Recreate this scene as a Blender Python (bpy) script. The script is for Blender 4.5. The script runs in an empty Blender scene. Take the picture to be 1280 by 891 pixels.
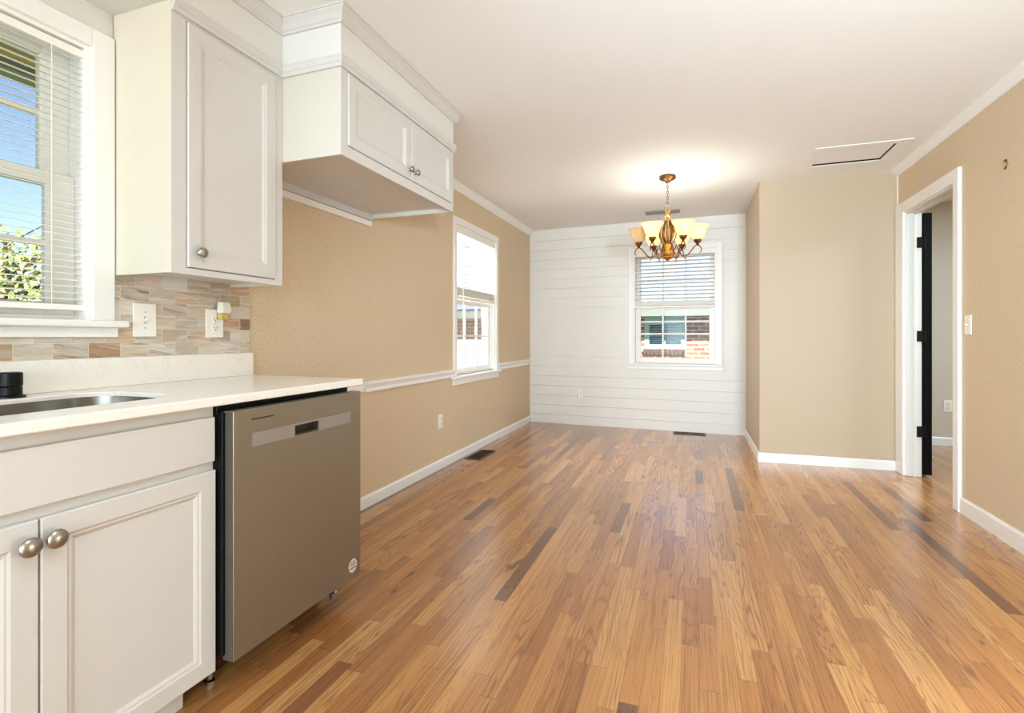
import bpy, bmesh, math, random
from mathutils import Vector, Matrix
random.seed(7)
C = bpy.context.scene.collection
SC = bpy.context.scene
PI = math.pi

# ------------------------------------------------------------------ camera, world, lights, exposure
cam = bpy.data.cameras.new('camera')
cam.sensor_width = 36.0
cam.sensor_fit = 'HORIZONTAL'
cam.lens = 18.0
cam.shift_y = -25.04 / 1280.0
cam.clip_start = 0.02
cam_o = bpy.data.objects.new('camera', cam)
C.objects.link(cam_o)
cam_o.location = (0, 0, 1.09)
cam_o.rotation_euler = (PI / 2, 0, 0.3394)
SC.camera = cam_o

SC.view_settings.view_transform = 'Standard'
SC.view_settings.look = 'None'
SC.view_settings.exposure = 1.08
SC.view_settings.gamma = 1.0
SC.view_settings.use_curve_mapping = False
SC.cycles.use_denoising = True
SC.cycles.max_bounces = 10
SC.cycles.diffuse_bounces = 6
SC.cycles.glossy_bounces = 4
SC.cycles.transparent_max_bounces = 16
SC.cycles.sample_clamp_indirect = 8.0
SC.cycles.caustics_reflective = False
SC.cycles.caustics_refractive = False

def lin(r, g, b):
    f = lambda c: (c / 255 / 12.92) if c / 255 <= 0.04045 else ((c / 255 + 0.055) / 1.055) ** 2.4
    return (f(r), f(g), f(b), 1.0)

world = bpy.data.worlds.new('sky')
SC.world = world
world.use_nodes = True
wn = world.node_tree.nodes
wl = world.node_tree.links
wn.clear()
wo = wn.new('ShaderNodeOutputWorld')
wb = wn.new('ShaderNodeBackground')
sky = wn.new('ShaderNodeTexSky')
sky.sky_type = 'NISHITA'
sky.sun_disc = False
sky.sun_elevation = math.radians(42)
sky.sun_rotation = math.radians(160)
sky.air_density = 1.0
sky.dust_density = 0.6
wl.new(sky.outputs[0], wb.inputs[0])
wb.inputs[1].default_value = 0.105
wl.new(wb.outputs[0], wo.inputs[0])

def sun(direction, strength, color):
    l = bpy.data.lights.new('sun', 'SUN')
    l.energy = strength
    l.angle = math.radians(0.6)
    l.color = color
    o = bpy.data.objects.new('sun', l)
    C.objects.link(o)
    o.rotation_euler = Vector(direction).to_track_quat('-Z', 'Y').to_euler()
    o.location = (0, 0, 12)
sun((-0.30, 0.70, -0.65), 5.0, (1.0, 0.95, 0.86))

def area(name, loc, direction, sx, sy, power, color):
    l = bpy.data.lights.new(name, 'AREA')
    l.shape = 'RECTANGLE'
    l.size, l.size_y = sx, sy
    l.energy = power
    l.color = color
    o = bpy.data.objects.new(name, l)
    C.objects.link(o)
    o.location = loc
    o.rotation_euler = Vector(direction).to_track_quat('-Z', 'Y').to_euler()
    return o
DAY = (0.66, 0.85, 0.965)          # the photograph is white-balanced for a room full of warm bounce
def point(name, loc, power, radius, color):
    l = bpy.data.lights.new(name, 'POINT')
    l.energy = power
    l.color = color
    l.shadow_soft_size = radius
    o = bpy.data.objects.new(name, l)
    C.objects.link(o)
    o.location = loc
def spot(name, loc, target, power, radius, angle, color):
    l = bpy.data.lights.new(name, 'SPOT')
    l.energy = power
    l.color = color
    l.shadow_soft_size = radius
    l.spot_size = math.radians(angle)
    l.spot_blend = 1.0
    o = bpy.data.objects.new(name, l)
    C.objects.link(o)
    o.location = loc
    o.rotation_euler = (Vector(target) - Vector(loc)).to_track_quat('-Z', 'Y').to_euler()
area('rear_fill_area', (-0.2, -4.45, 1.25), (0, 1, 0.06), 3.2, 2.2, 150, DAY)  # added unseen fill behind the camera; the back wall has no opening
point('rear_fill_point', (0.5, -2.6, 1.5), 22, 0.16, DAY)  # added fill without a fixture, lifts the ceiling
point('side_fill_point', (1.22, 1.45, 0.45), 18, 0.18, DAY)  # unseen fill added low on the right for ceiling and undersides
area('overhead_fill', (-0.35, 0.3, 2.40), (0, 0, -1), 0.6, 0.6, 9, DAY)  # added fill out of view above, brightens the counter top
area('side_window_daylight', (-2.75, 4.45, 1.75), (1, 0.12, -0.12), 1.2, 1.1, 52, (1.0, 0.97, 0.92))
spot('far_fill_spot', (0.85, -0.6, 1.35), (0.30, 4.8, 1.95), 270, 0.25, 90, DAY)  # spot added out of view to brighten ceiling and far wall
area('hall_fill', (3.0, 4.3, 2.40), (0, 0, -1), 0.6, 0.6, 40, DAY)  # unseen source added to light the hall

# ------------------------------------------------------------------ dimensions
H = 2.442
XL, XR = -1.9696, 1.5721
FA, FB = Vector((-1.9696, 6.2695)), Vector((0.5495, 6.1543))
AA, AB = Vector((0.5495, 4.9301)), Vector((1.5721, 4.9685))
YB = -4.5
WT = 0.15

# ------------------------------------------------------------------ node helpers and materials
def mat(name):
    m = bpy.data.materials.new(name)
    m.use_nodes = True
    nt = m.node_tree
    nt.nodes.clear()
    out = nt.nodes.new('ShaderNodeOutputMaterial')
    b = nt.nodes.new('ShaderNodeBsdfPrincipled')
    nt.links.new(b.outputs[0], out.inputs[0])
    return m, nt, b
def node(nt, t, **kw):
    n = nt.nodes.new(t)
    for k, v in kw.items():
        setattr(n, k, v)
    return n
def setin(nt, sock, v):
    if isinstance(v, bpy.types.NodeSocket):
        nt.links.new(v, sock)
    else:
        sock.default_value = v
def math_n(nt, op, a, b=None, c=None):
    n = node(nt, 'ShaderNodeMath', operation=op)
    setin(nt, n.inputs[0], a)
    if b is not None: setin(nt, n.inputs[1], b)
    if c is not None: setin(nt, n.inputs[2], c)
    return n.outputs[0]
def mix_col(nt, fac, a, b, blend='MIX'):
    n = node(nt, 'ShaderNodeMix', data_type='RGBA', blend_type=blend)
    setin(nt, n.inputs[0], fac)
    setin(nt, n.inputs[6], a)
    setin(nt, n.inputs[7], b)
    return n.outputs[2]
def ramp(nt, fac, stops, interp='LINEAR'):
    n = node(nt, 'ShaderNodeValToRGB')
    n.color_ramp.interpolation = interp
    els = n.color_ramp.elements
    while len(els) < len(stops): els.new(0.5)
    for e, (p, c) in zip(els, stops):
        e.position = p
        e.color = c
    setin(nt, n.inputs[0], fac)
    return n.outputs[0]
def noise(nt, vec, scale, detail=2.0, rough=0.5, dist=0.0):
    n = node(nt, 'ShaderNodeTexNoise')
    if vec is not None: setin(nt, n.inputs['Vector'], vec)
    n.inputs['Scale'].default_value = scale
    n.inputs['Detail'].default_value = detail
    n.inputs['Roughness'].default_value = rough
    n.inputs['Distortion'].default_value = dist
    return n.outputs[0]
def comb(nt, x, y, z):
    n = node(nt, 'ShaderNodeCombineXYZ')
    setin(nt, n.inputs[0], x); setin(nt, n.inputs[1], y); setin(nt, n.inputs[2], z)
    return n.outputs[0]
def pos_xyz(nt):
    g = node(nt, 'ShaderNodeNewGeometry')
    s = node(nt, 'ShaderNodeSeparateXYZ')
    nt.links.new(g.outputs['Position'], s.inputs[0])
    return g.outputs['Position'], s.outputs[0], s.outputs[1], s.outputs[2]
def bump(nt, b, height, strength, dist=0.002):
    n = node(nt, 'ShaderNodeBump')
    n.inputs['Strength'].default_value = strength
    n.inputs['Distance'].default_value = dist
    setin(nt, n.inputs['Height'], height)
    nt.links.new(n.outputs[0], b.inputs['Normal'])
    return n

def paint(name, col, rough=0.5, var=0.03, scale=6.0, bmp=0.0, spec=0.5, metal=0.0, bscale=90.0):
    m, nt, b = mat(name)
    p, x, y, z = pos_xyz(nt)
    c2 = tuple(min(1, max(0, v * (1 - var * 2.2))) for v in col[:3]) + (1,)
    n = noise(nt, p, scale, 3.0)
    nt.links.new(mix_col(nt, n, col, c2), b.inputs['Base Color'])
    b.inputs['Roughness'].default_value = rough
    b.inputs['Specular IOR Level'].default_value = spec
    b.inputs['Metallic'].default_value = metal
    if bmp:
        bump(nt, b, noise(nt, p, bscale, 3.0), bmp)
    return m

M = {}
M['trim'] = paint('trim_white', lin(238, 236, 233), 0.35, 0.015)
M['jamb'] = paint('door_jamb_white', lin(218, 214, 208), 0.4, 0.015)
M['ceiling'] = paint('ceiling_white', lin(238, 237, 236), 0.8, 0.015, 2.0, 0.05)
M['cabinet'] = paint('cabinet_white', lin(207, 204, 200), 0.38, 0.02, 9.0, 0.06)
M['cabinet_side_lit'] = paint('cabinet_side_lit_cream', lin(216, 207, 188), 0.4, 0.02, 9.0, 0.04)  # cream tint paints the warm light falling on the cabinet side
M['cabinet_warm_lit'] = paint('cabinet_side_warm_lit', lin(209, 203, 192), 0.4, 0.02, 9.0, 0.04)  # weaker warm-light tint, painted on the deep cabinet's side
M['soffit'] = paint('soffit_white', lin(219, 216, 211), 0.6, 0.015)
M['shiplap'] = paint('shiplap_white', lin(229, 225, 219), 0.45, 0.02)
M['alcove'] = paint('beige_paint', lin(190, 170, 145), 0.55, 0.012, 3.0, 0.04)
M['hall'] = paint('hall_beige_paint', lin(206, 195, 178), 0.6, 0.015)
M['blind'] = paint('blind_white', lin(240, 237, 232), 0.5, 0.01)
M['vinyl'] = paint('vinyl_white', lin(238, 235, 230), 0.4, 0.01)
M['plate'] = paint('plastic_white', lin(242, 238, 230), 0.3, 0.01)
M['plastic_dark'] = paint('slot_dark', lin(48, 42, 38), 0.5, 0.02)
M['grey_plastic'] = paint('switch_grey', lin(176, 168, 158), 0.4, 0.02)
M['black'] = paint('black_plastic', lin(8, 8, 8), 0.4, 0.02, spec=0.2)
M['black_door'] = paint('black_door_paint', lin(4, 4, 4), 0.6, 0.02, spec=0.15)
M['black_metal'] = paint('matte_black_metal', lin(8, 8, 8), 0.4, 0.02, spec=0.25)
M['vent_brown'] = paint('brown_vent_metal', lin(62, 34, 24), 0.4, 0.03)
M['vent_hole'] = paint('vent_hole_dark', lin(18, 12, 10), 0.8, 0.02)
M['hatch_shade'] = paint('hatch_gap_shade', lin(30, 24, 20), 0.9, 0.02)  # dark colour painting the shade inside the hatch opening
M['caulk'] = paint('corner_bead_cream', lin(236, 224, 202), 0.5, 0.02)
M['nickel'] = paint('brushed_nickel', lin(168, 160, 150), 0.3, 0.05, 60.0, metal=1.0)
M['chrome'] = paint('chrome', lin(200, 200, 200), 0.15, 0.02, metal=1.0)
M['brass'] = paint('antique_brass', lin(228, 184, 108), 0.25, 0.12, 30.0, metal=1.0)
M['bronze'] = paint('aged_bronze', lin(140, 98, 58), 0.35, 0.2, 40.0, metal=1.0)
M['vent_metal'] = paint('ceiling_vent_metal', lin(150, 135, 116), 0.45, 0.05)
M['teal'] = paint('pale_teal_paint', lin(176, 214, 212), 0.5, 0.03)
M['roofing'] = paint('pale_roofing', lin(150, 166, 196), 0.8, 0.08, 14.0)
M['fascia'] = paint('grey_green_fascia', lin(146, 156, 146), 0.5, 0.04)
M['eave_white'] = paint('eave_white', lin(214, 211, 203), 0.6, 0.03)
M['eave_yellow'] = paint('eave_yellow_board', lin(232, 206, 132), 0.6, 0.04)
M['bark'] = paint('bark', lin(96, 78, 60), 0.9, 0.2, 20.0, 0.3)
M['grass'] = paint('lawn', lin(128, 142, 88), 0.9, 0.2, 3.0, 0.3)
M['nightlight_amber'] = paint('amber_plastic', lin(206, 176, 104), 0.25, 0.05)
M['frosted'] = paint('frosted_plastic', lin(232, 226, 212), 0.3, 0.02)
M['sticker'] = paint('sticker_paper', lin(222, 204, 188), 0.5, 0.02)
M['ink'] = paint('sticker_ink', lin(52, 38, 32), 0.5, 0.02)
M['edge_shade'] = paint('door_edge_shade', lin(78, 72, 64), 0.45, 0.02)  # grey that paints the shade on the dishwasher door's side
M['badge'] = paint('badge_dark', lin(58, 50, 44), 0.3, 0.02)

# quartz
m, nt, b = mat('white_quartz')
p, x, y, z = pos_xyz(nt)
n1 = noise(nt, p, 5.0, 6.0, 0.6, 1.5)
v = math_n(nt, 'ABSOLUTE', math_n(nt, 'SUBTRACT', n1, 0.5))
nt.links.new(ramp(nt, v, [(0.0, lin(230, 223, 214)), (0.012, lin(240, 235, 228)), (1.0, lin(242, 237, 230))]), b.inputs['Base Color'])
b.inputs['Roughness'].default_value = 0.22
M['quartz'] = m

# woven wallpaper
m, nt, b = mat('tan_grasscloth_wallpaper')
p, x, y, z = pos_xyz(nt)
hx = math_n(nt, 'ADD', x, y)
wv = comb(nt, math_n(nt, 'MULTIPLY', hx, 260.0), math_n(nt, 'MULTIPLY', z, 90.0), 0.0)
wh = comb(nt, math_n(nt, 'MULTIPLY', hx, 90.0), math_n(nt, 'MULTIPLY', z, 260.0), 3.0)
nn = math_n(nt, 'ADD', math_n(nt, 'MULTIPLY', noise(nt, wv, 1.0, 2.0), 0.5), math_n(nt, 'MULTIPLY', noise(nt, wh, 1.0, 2.0), 0.5))
big = noise(nt, comb(nt, math_n(nt, 'MULTIPLY', hx, 5.0), math_n(nt, 'MULTIPLY', z, 1.2), 0.0), 1.0, 3.0)
c1 = ramp(nt, nn, [(0.30, lin(184, 162, 131)), (0.5, lin(214, 194, 165)), (0.72, lin(232, 215, 188))])
nt.links.new(mix_col(nt, math_n(nt, 'MULTIPLY', big, 0.22), c1, lin(190, 166, 134)), b.inputs['Base Color'])
b.inputs['Roughness'].default_value = 0.75
b.inputs['Specular IOR Level'].default_value = 0.25
bump(nt, b, nn, 0.12, 0.002)
M['wallpaper'] = m

# oak strip floor
m, nt, b = mat('oak_strip_floor')
p, x, y, z = pos_xyz(nt)
PW = 0.0572
u = math_n(nt, 'DIVIDE', math_n(nt, 'ADD', x, 20.0), PW)
row = math_n(nt, 'FLOOR', u)
fu = math_n(nt, 'FRACT', u)
w1 = node(nt, 'ShaderNodeTexWhiteNoise', noise_dimensions='1D'); nt.links.new(row, w1.inputs['W'])
w2 = node(nt, 'ShaderNodeTexWhiteNoise', noise_dimensions='1D'); nt.links.new(math_n(nt, 'ADD', row, 71.3), w2.inputs['W'])
ln = math_n(nt, 'ADD', math_n(nt, 'MULTIPLY', w2.outputs['Value'], 0.75), 0.38)
vv = math_n(nt, 'DIVIDE', math_n(nt, 'ADD', math_n(nt, 'ADD', y, 30.0), math_n(nt, 'MULTIPLY', w1.outputs['Value'], 5.0)), ln)
idn = math_n(nt, 'FLOOR', vv)
fv = math_n(nt, 'FRACT', vv)
w3 = node(nt, 'ShaderNodeTexWhiteNoise', noise_dimensions='2D')
nt.links.new(comb(nt, row, idn, 0.0), w3.inputs['Vector'])
cell = w3.outputs['Value']
w4 = node(nt, 'ShaderNodeTexWhiteNoise', noise_dimensions='2D')
nt.links.new(comb(nt, math_n(nt, 'ADD', row, 333.0), idn, 0.0), w4.inputs['Vector'])
cell2 = w4.outputs['Value']
base = ramp(nt, cell, [(0.0, lin(88, 52, 29)), (0.022, lin(108, 66, 37)), (0.036, lin(154, 99, 52)), (0.25, lin(176, 117, 64)),
                       (0.6, lin(189, 132, 75)), (0.85, lin(197, 142, 84)), (1.0, lin(207, 154, 94))])
red = mix_col(nt, math_n(nt, 'MULTIPLY', cell2, 0.28), base, lin(166, 104, 66))
gz = math_n(nt, 'MULTIPLY', cell, 57.0)
fine = noise(nt, comb(nt, math_n(nt, 'MULTIPLY', x, 260.0), math_n(nt, 'MULTIPLY', y, 2.6), gz), 1.0, 3.0, 0.6)
cath = noise(nt, comb(nt, math_n(nt, 'MULTIPLY', x, 14.0), math_n(nt, 'MULTIPLY', y, 0.75), gz), 1.0, 2.0, 0.4, 0.35)
ring = math_n(nt, 'SINE', math_n(nt, 'MULTIPLY', cath, 120.0))
ring = math_n(nt, 'POWER', math_n(nt, 'MULTIPLY_ADD', ring, 0.5, 0.5), 5.0)
streak = noise(nt, comb(nt, math_n(nt, 'MULTIPLY', x, 60.0), math_n(nt, 'MULTIPLY', y, 1.6), math_n(nt, 'ADD', gz, 9.0)), 1.0, 3.0, 0.55)
knots = noise(nt, comb(nt, math_n(nt, 'MULTIPLY', x, 16.0), math_n(nt, 'MULTIPLY', y, 5.0), gz), 1.0, 2.0)
g1 = ramp(nt, fine, [(0.34, (0.46, 0.38, 0.32, 1)), (0.49, (1, 1, 1, 1))])
c = mix_col(nt, 0.75, red, g1, 'MULTIPLY')
c = mix_col(nt, math_n(nt, 'MULTIPLY', ring, math_n(nt, 'MULTIPLY_ADD', cell2, 0.65, 0.12)), c, lin(112, 70, 40))
c = mix_col(nt, ramp(nt, streak, [(0.56, (0, 0, 0, 1)), (0.76, (0.55, 0.55, 0.55, 1))]), c, lin(132, 84, 50))
c = mix_col(nt, ramp(nt, knots, [(0.71, (0, 0, 0, 1)), (0.79, (0.85, 0.85, 0.85, 1))]), c, lin(70, 40, 22))
e1 = math_n(nt, 'LESS_THAN', fu, 0.022)
e2 = math_n(nt, 'LESS_THAN', math_n(nt, 'MULTIPLY', fv, ln), 0.0022)
edge = math_n(nt, 'MAXIMUM', e1, e2)
c = mix_col(nt, math_n(nt, 'MULTIPLY', edge, 0.6), c, lin(70, 42, 24))
nt.links.new(c, b.inputs['Base Color'])
rg = math_n(nt, 'ADD', 0.24, math_n(nt, 'MULTIPLY', noise(nt, p, 1.4, 3.0), 0.03))
nt.links.new(rg, b.inputs['Roughness'])
b.inputs['Specular IOR Level'].default_value = 0.75
b.inputs['Coat Weight'].default_value = 0.6
b.inputs['Coat Roughness'].default_value = 0.26
bump(nt, b, math_n(nt, 'SUBTRACT', math_n(nt, 'MULTIPLY', fine, 0.4), edge), 0.12, 0.0015)
M['floor'] = m

# marble mosaic tile
m, nt, b = mat('marble_brick_tile')
p, x, y, z = pos_xyz(nt)
TP, TWd = 0.0519, 0.1042
rv = math_n(nt, 'DIVIDE', math_n(nt, 'SUBTRACT', z, 1.0142), TP)
row = math_n(nt, 'FLOOR', rv); fr = math_n(nt, 'FRACT', rv)
par = math_n(nt, 'MULTIPLY', math_n(nt, 'FRACT', math_n(nt, 'MULTIPLY', row, 0.5)), 1.0)
tu = math_n(nt, 'ADD', math_n(nt, 'DIVIDE', math_n(nt, 'SUBTRACT', y, 1.280), TWd), par)
tid = math_n(nt, 'FLOOR', tu); ft = math_n(nt, 'FRACT', tu)
w3 = node(nt, 'ShaderNodeTexWhiteNoise', noise_dimensions='2D')
nt.links.new(comb(nt, math_n(nt, 'ADD', row, 4.0), tid, 0.0), w3.inputs['Vector'])
cell = w3.outputs['Value']
tb = ramp(nt, cell, [(0.0, lin(214, 208, 198)), (0.2, lin(204, 195, 183)), (0.38, lin(190, 175, 158)), (0.52, lin(214, 198, 176)),
                     (0.66, lin(172, 152, 134)), (0.78, lin(214, 204, 192)), (0.9, lin(198, 166, 134)), (0.985, lin(160, 130, 106)), (1.0, lin(120, 88, 72))])
w4 = node(nt, 'ShaderNodeTexWhiteNoise', noise_dimensions='2D')
nt.links.new(comb(nt, math_n(nt, 'ADD', row, 57.0), tid, 0.0), w4.inputs['Vector'])
cell2 = w4.outputs['Value']
gz = math_n(nt, 'MULTIPLY', cell, 91.0)
sl = math_n(nt, 'MULTIPLY', math_n(nt, 'SUBTRACT', cell2, 0.5), 0.35)
zz = math_n(nt, 'ADD', z, math_n(nt, 'MULTIPLY', y, sl))
vn = noise(nt, comb(nt, math_n(nt, 'MULTIPLY', y, 7.0), math_n(nt, 'MULTIPLY', zz, 70.0), gz), 1.0, 5.0, 0.65, 0.9)
tc = mix_col(nt, math_n(nt, 'MULTIPLY', ramp(nt, vn, [(0.46, (0, 0, 0, 1)), (0.68, (1, 1, 1, 1))]), math_n(nt, 'MULTIPLY_ADD', cell2, 0.8, 0.1)), tb, lin(118, 88, 66))
vn2 = noise(nt, comb(nt, math_n(nt, 'MULTIPLY', y, 6.0), math_n(nt, 'MULTIPLY', zz, 45.0), math_n(nt, 'ADD', gz, 5.0)), 1.0, 3.0)
tc = mix_col(nt, ramp(nt, vn2, [(0.5, (0, 0, 0, 1)), (0.7, (0.55, 0.55, 0.55, 1))]), tc, lin(226, 218, 206))
ge = math_n(nt, 'MAXIMUM', math_n(nt, 'LESS_THAN', fr, 0.035), math_n(nt, 'LESS_THAN', ft, 0.018))
tc = mix_col(nt, ge, tc, lin(214, 205, 192))
nt.links.new(tc, b.inputs['Base Color'])
b.inputs['Roughness'].default_value = 0.3
bump(nt, b, math_n(nt, 'SUBTRACT', 1.0, ge), 0.5, 0.002)
M['tile'] = m

# stainless steel
m, nt, b = mat('stainless_steel')
p, x, y, z = pos_xyz(nt)
sn = noise(nt, comb(nt, math_n(nt, 'MULTIPLY', x, 300.0), math_n(nt, 'MULTIPLY', y, 900.0), math_n(nt, 'MULTIPLY', z, 4.0)), 1.0, 2.0)
nt.links.new(mix_col(nt, sn, lin(149, 142, 128), lin(164, 156, 142)), b.inputs['Base Color'])
b.inputs['Metallic'].default_value = 0.85
b.inputs['Roughness'].default_value = 0.36
M['steel'] = m
M['steel_light'] = paint('satin_handle_steel', lin(172, 167, 162), 0.42, 0.03, 40.0, metal=0.7)
M['steel_sink'] = paint('sink_steel', lin(170, 166, 160), 0.25, 0.05, 40.0, metal=1.0)

# window glass
def glass(name, tint, gloss=0.06):
    m = bpy.data.materials.new(name)
    m.use_nodes = True
    nt = m.node_tree
    nt.nodes.clear()
    out = nt.nodes.new('ShaderNodeOutputMaterial')
    t = nt.nodes.new('ShaderNodeBsdfTransparent')
    t.inputs[0].default_value = tint
    g = nt.nodes.new('ShaderNodeBsdfGlossy')
    g.inputs['Roughness'].default_value = 0.03
    fr = nt.nodes.new('ShaderNodeLayerWeight')
    fr.inputs[0].default_value = 0.2
    mx = nt.nodes.new('ShaderNodeMixShader')
    nt.links.new(math_n(nt, 'MULTIPLY', fr.outputs['Fresnel'], 0.5), mx.inputs[0])
    nt.links.new(t.outputs[0], mx.inputs[1])
    nt.links.new(g.outputs[0], mx.inputs[2])
    nt.links.new(mx.outputs[0], out.inputs[0])
    return m
M['glass'] = glass('clear_window_glass', (0.97, 0.98, 0.98, 1))
M['dark_glass'] = paint('neighbour_dark_glass', lin(70, 96, 106), 0.1, 0.1, 3.0)
M['far_blind'] = paint('neighbour_blind', lin(150, 170, 178), 0.5, 0.02)

# brick of the neighbouring house
m, nt, b = mat('old_orange_brick')
p, x, y, z = pos_xyz(nt)
bt = node(nt, 'ShaderNodeTexBrick')
nt.links.new(comb(nt, x, z, 0.0), bt.inputs['Vector'])
bt.inputs['Scale'].default_value = 1.0
bt.inputs['Brick Width'].default_value = 0.215
bt.inputs['Row Height'].default_value = 0.075
bt.inputs['Mortar Size'].default_value = 0.012
bt.inputs['Mortar Smooth'].default_value = 0.2
bt.inputs['Bias'].default_value = 0.1
bt.inputs['Color1'].default_value = lin(150, 74, 50)
bt.inputs['Color2'].default_value = lin(204, 148, 116)
bt.inputs['Mortar'].default_value = lin(226, 216, 200)
nt.links.new(mix_col(nt, math_n(nt, 'MULTIPLY', noise(nt, p, 9.0, 3.0), 0.35), bt.outputs[0], lin(200, 150, 120)), b.inputs['Base Color'])
b.inputs['Roughness'].default_value = 0.9
M['brick'] = m
M['sill_brick'] = paint('sill_brick', lin(120, 104, 98), 0.9, 0.2, 12.0)

# leaves
m, nt, b = mat('spring_leaves')
oi = node(nt, 'ShaderNodeNewGeometry')
nt.links.new(ramp(nt, oi.outputs['Random Per Island'], [(0.0, lin(132, 156, 84)), (0.5, lin(178, 190, 112)), (1.0, lin(222, 212, 140))]), b.inputs['Base Color'])
b.inputs['Roughness'].default_value = 0.6
M['leaf'] = m

# glowing alabaster shades
def shade_mat(name, tint, strength):
    m, nt, b = mat(name)
    p, x, y, z = pos_xyz(nt)
    n = noise(nt, p, 22.0, 3.0, 0.6, 1.0)
    col = mix_col(nt, n, tint, lin(236, 206, 150))
    nt.links.new(col, b.inputs['Base Color'])
    b.inputs['Roughness'].default_value = 0.35
    nt.links.new(col, b.inputs['Emission Color'])
    b.inputs['Emission Strength'].default_value = strength
    t = node(nt, 'ShaderNodeBsdfTranslucent')
    nt.links.new(col, t.inputs[0])
    mx = node(nt, 'ShaderNodeMixShader')
    mx.inputs[0].default_value = 0.30
    nt.links.new(b.outputs[0], mx.inputs[1])
    nt.links.new(t.outputs[0], mx.inputs[2])
    out = [q for q in nt.nodes if q.type == 'OUTPUT_MATERIAL'][0]
    nt.links.new(mx.outputs[0], out.inputs[0])
    return m
M['shade_lit'] = shade_mat('lit_alabaster_glass', lin(255, 238, 192), 0.34)
M['shade_off'] = shade_mat('unlit_alabaster_glass', lin(232, 198, 156), 0.0)
m, nt, b = mat('bulb_glow')
b.inputs['Emission Color'].default_value = lin(255, 240, 205)
b.inputs['Emission Strength'].default_value = 2.2
M['bulb'] = m

# ------------------------------------------------------------------ mesh helpers
IDENT = lambda s, o, z: Vector((s, o, z))
def F_LEFT(s, o, z): return Vector((XL + o, s, z))
def F_RIGHT(s, o, z): return Vector((XR - o, s, z))
def make_frame(A, B):
    d = (B - A).normalized()
    n = Vector((d.y, -d.x))
    def F(s, o, z):
        q = A + d * s + n * o
        return Vector((q.x, q.y, z))
    return F
F_FAR = make_frame(FA, FB)
F_ALC = make_frame(AA, AB)
def F_X(X0):                       # a vertical face at x = X0 that looks towards +x
    return lambda s, o, z: Vector((X0 + o, s, z))

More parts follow.
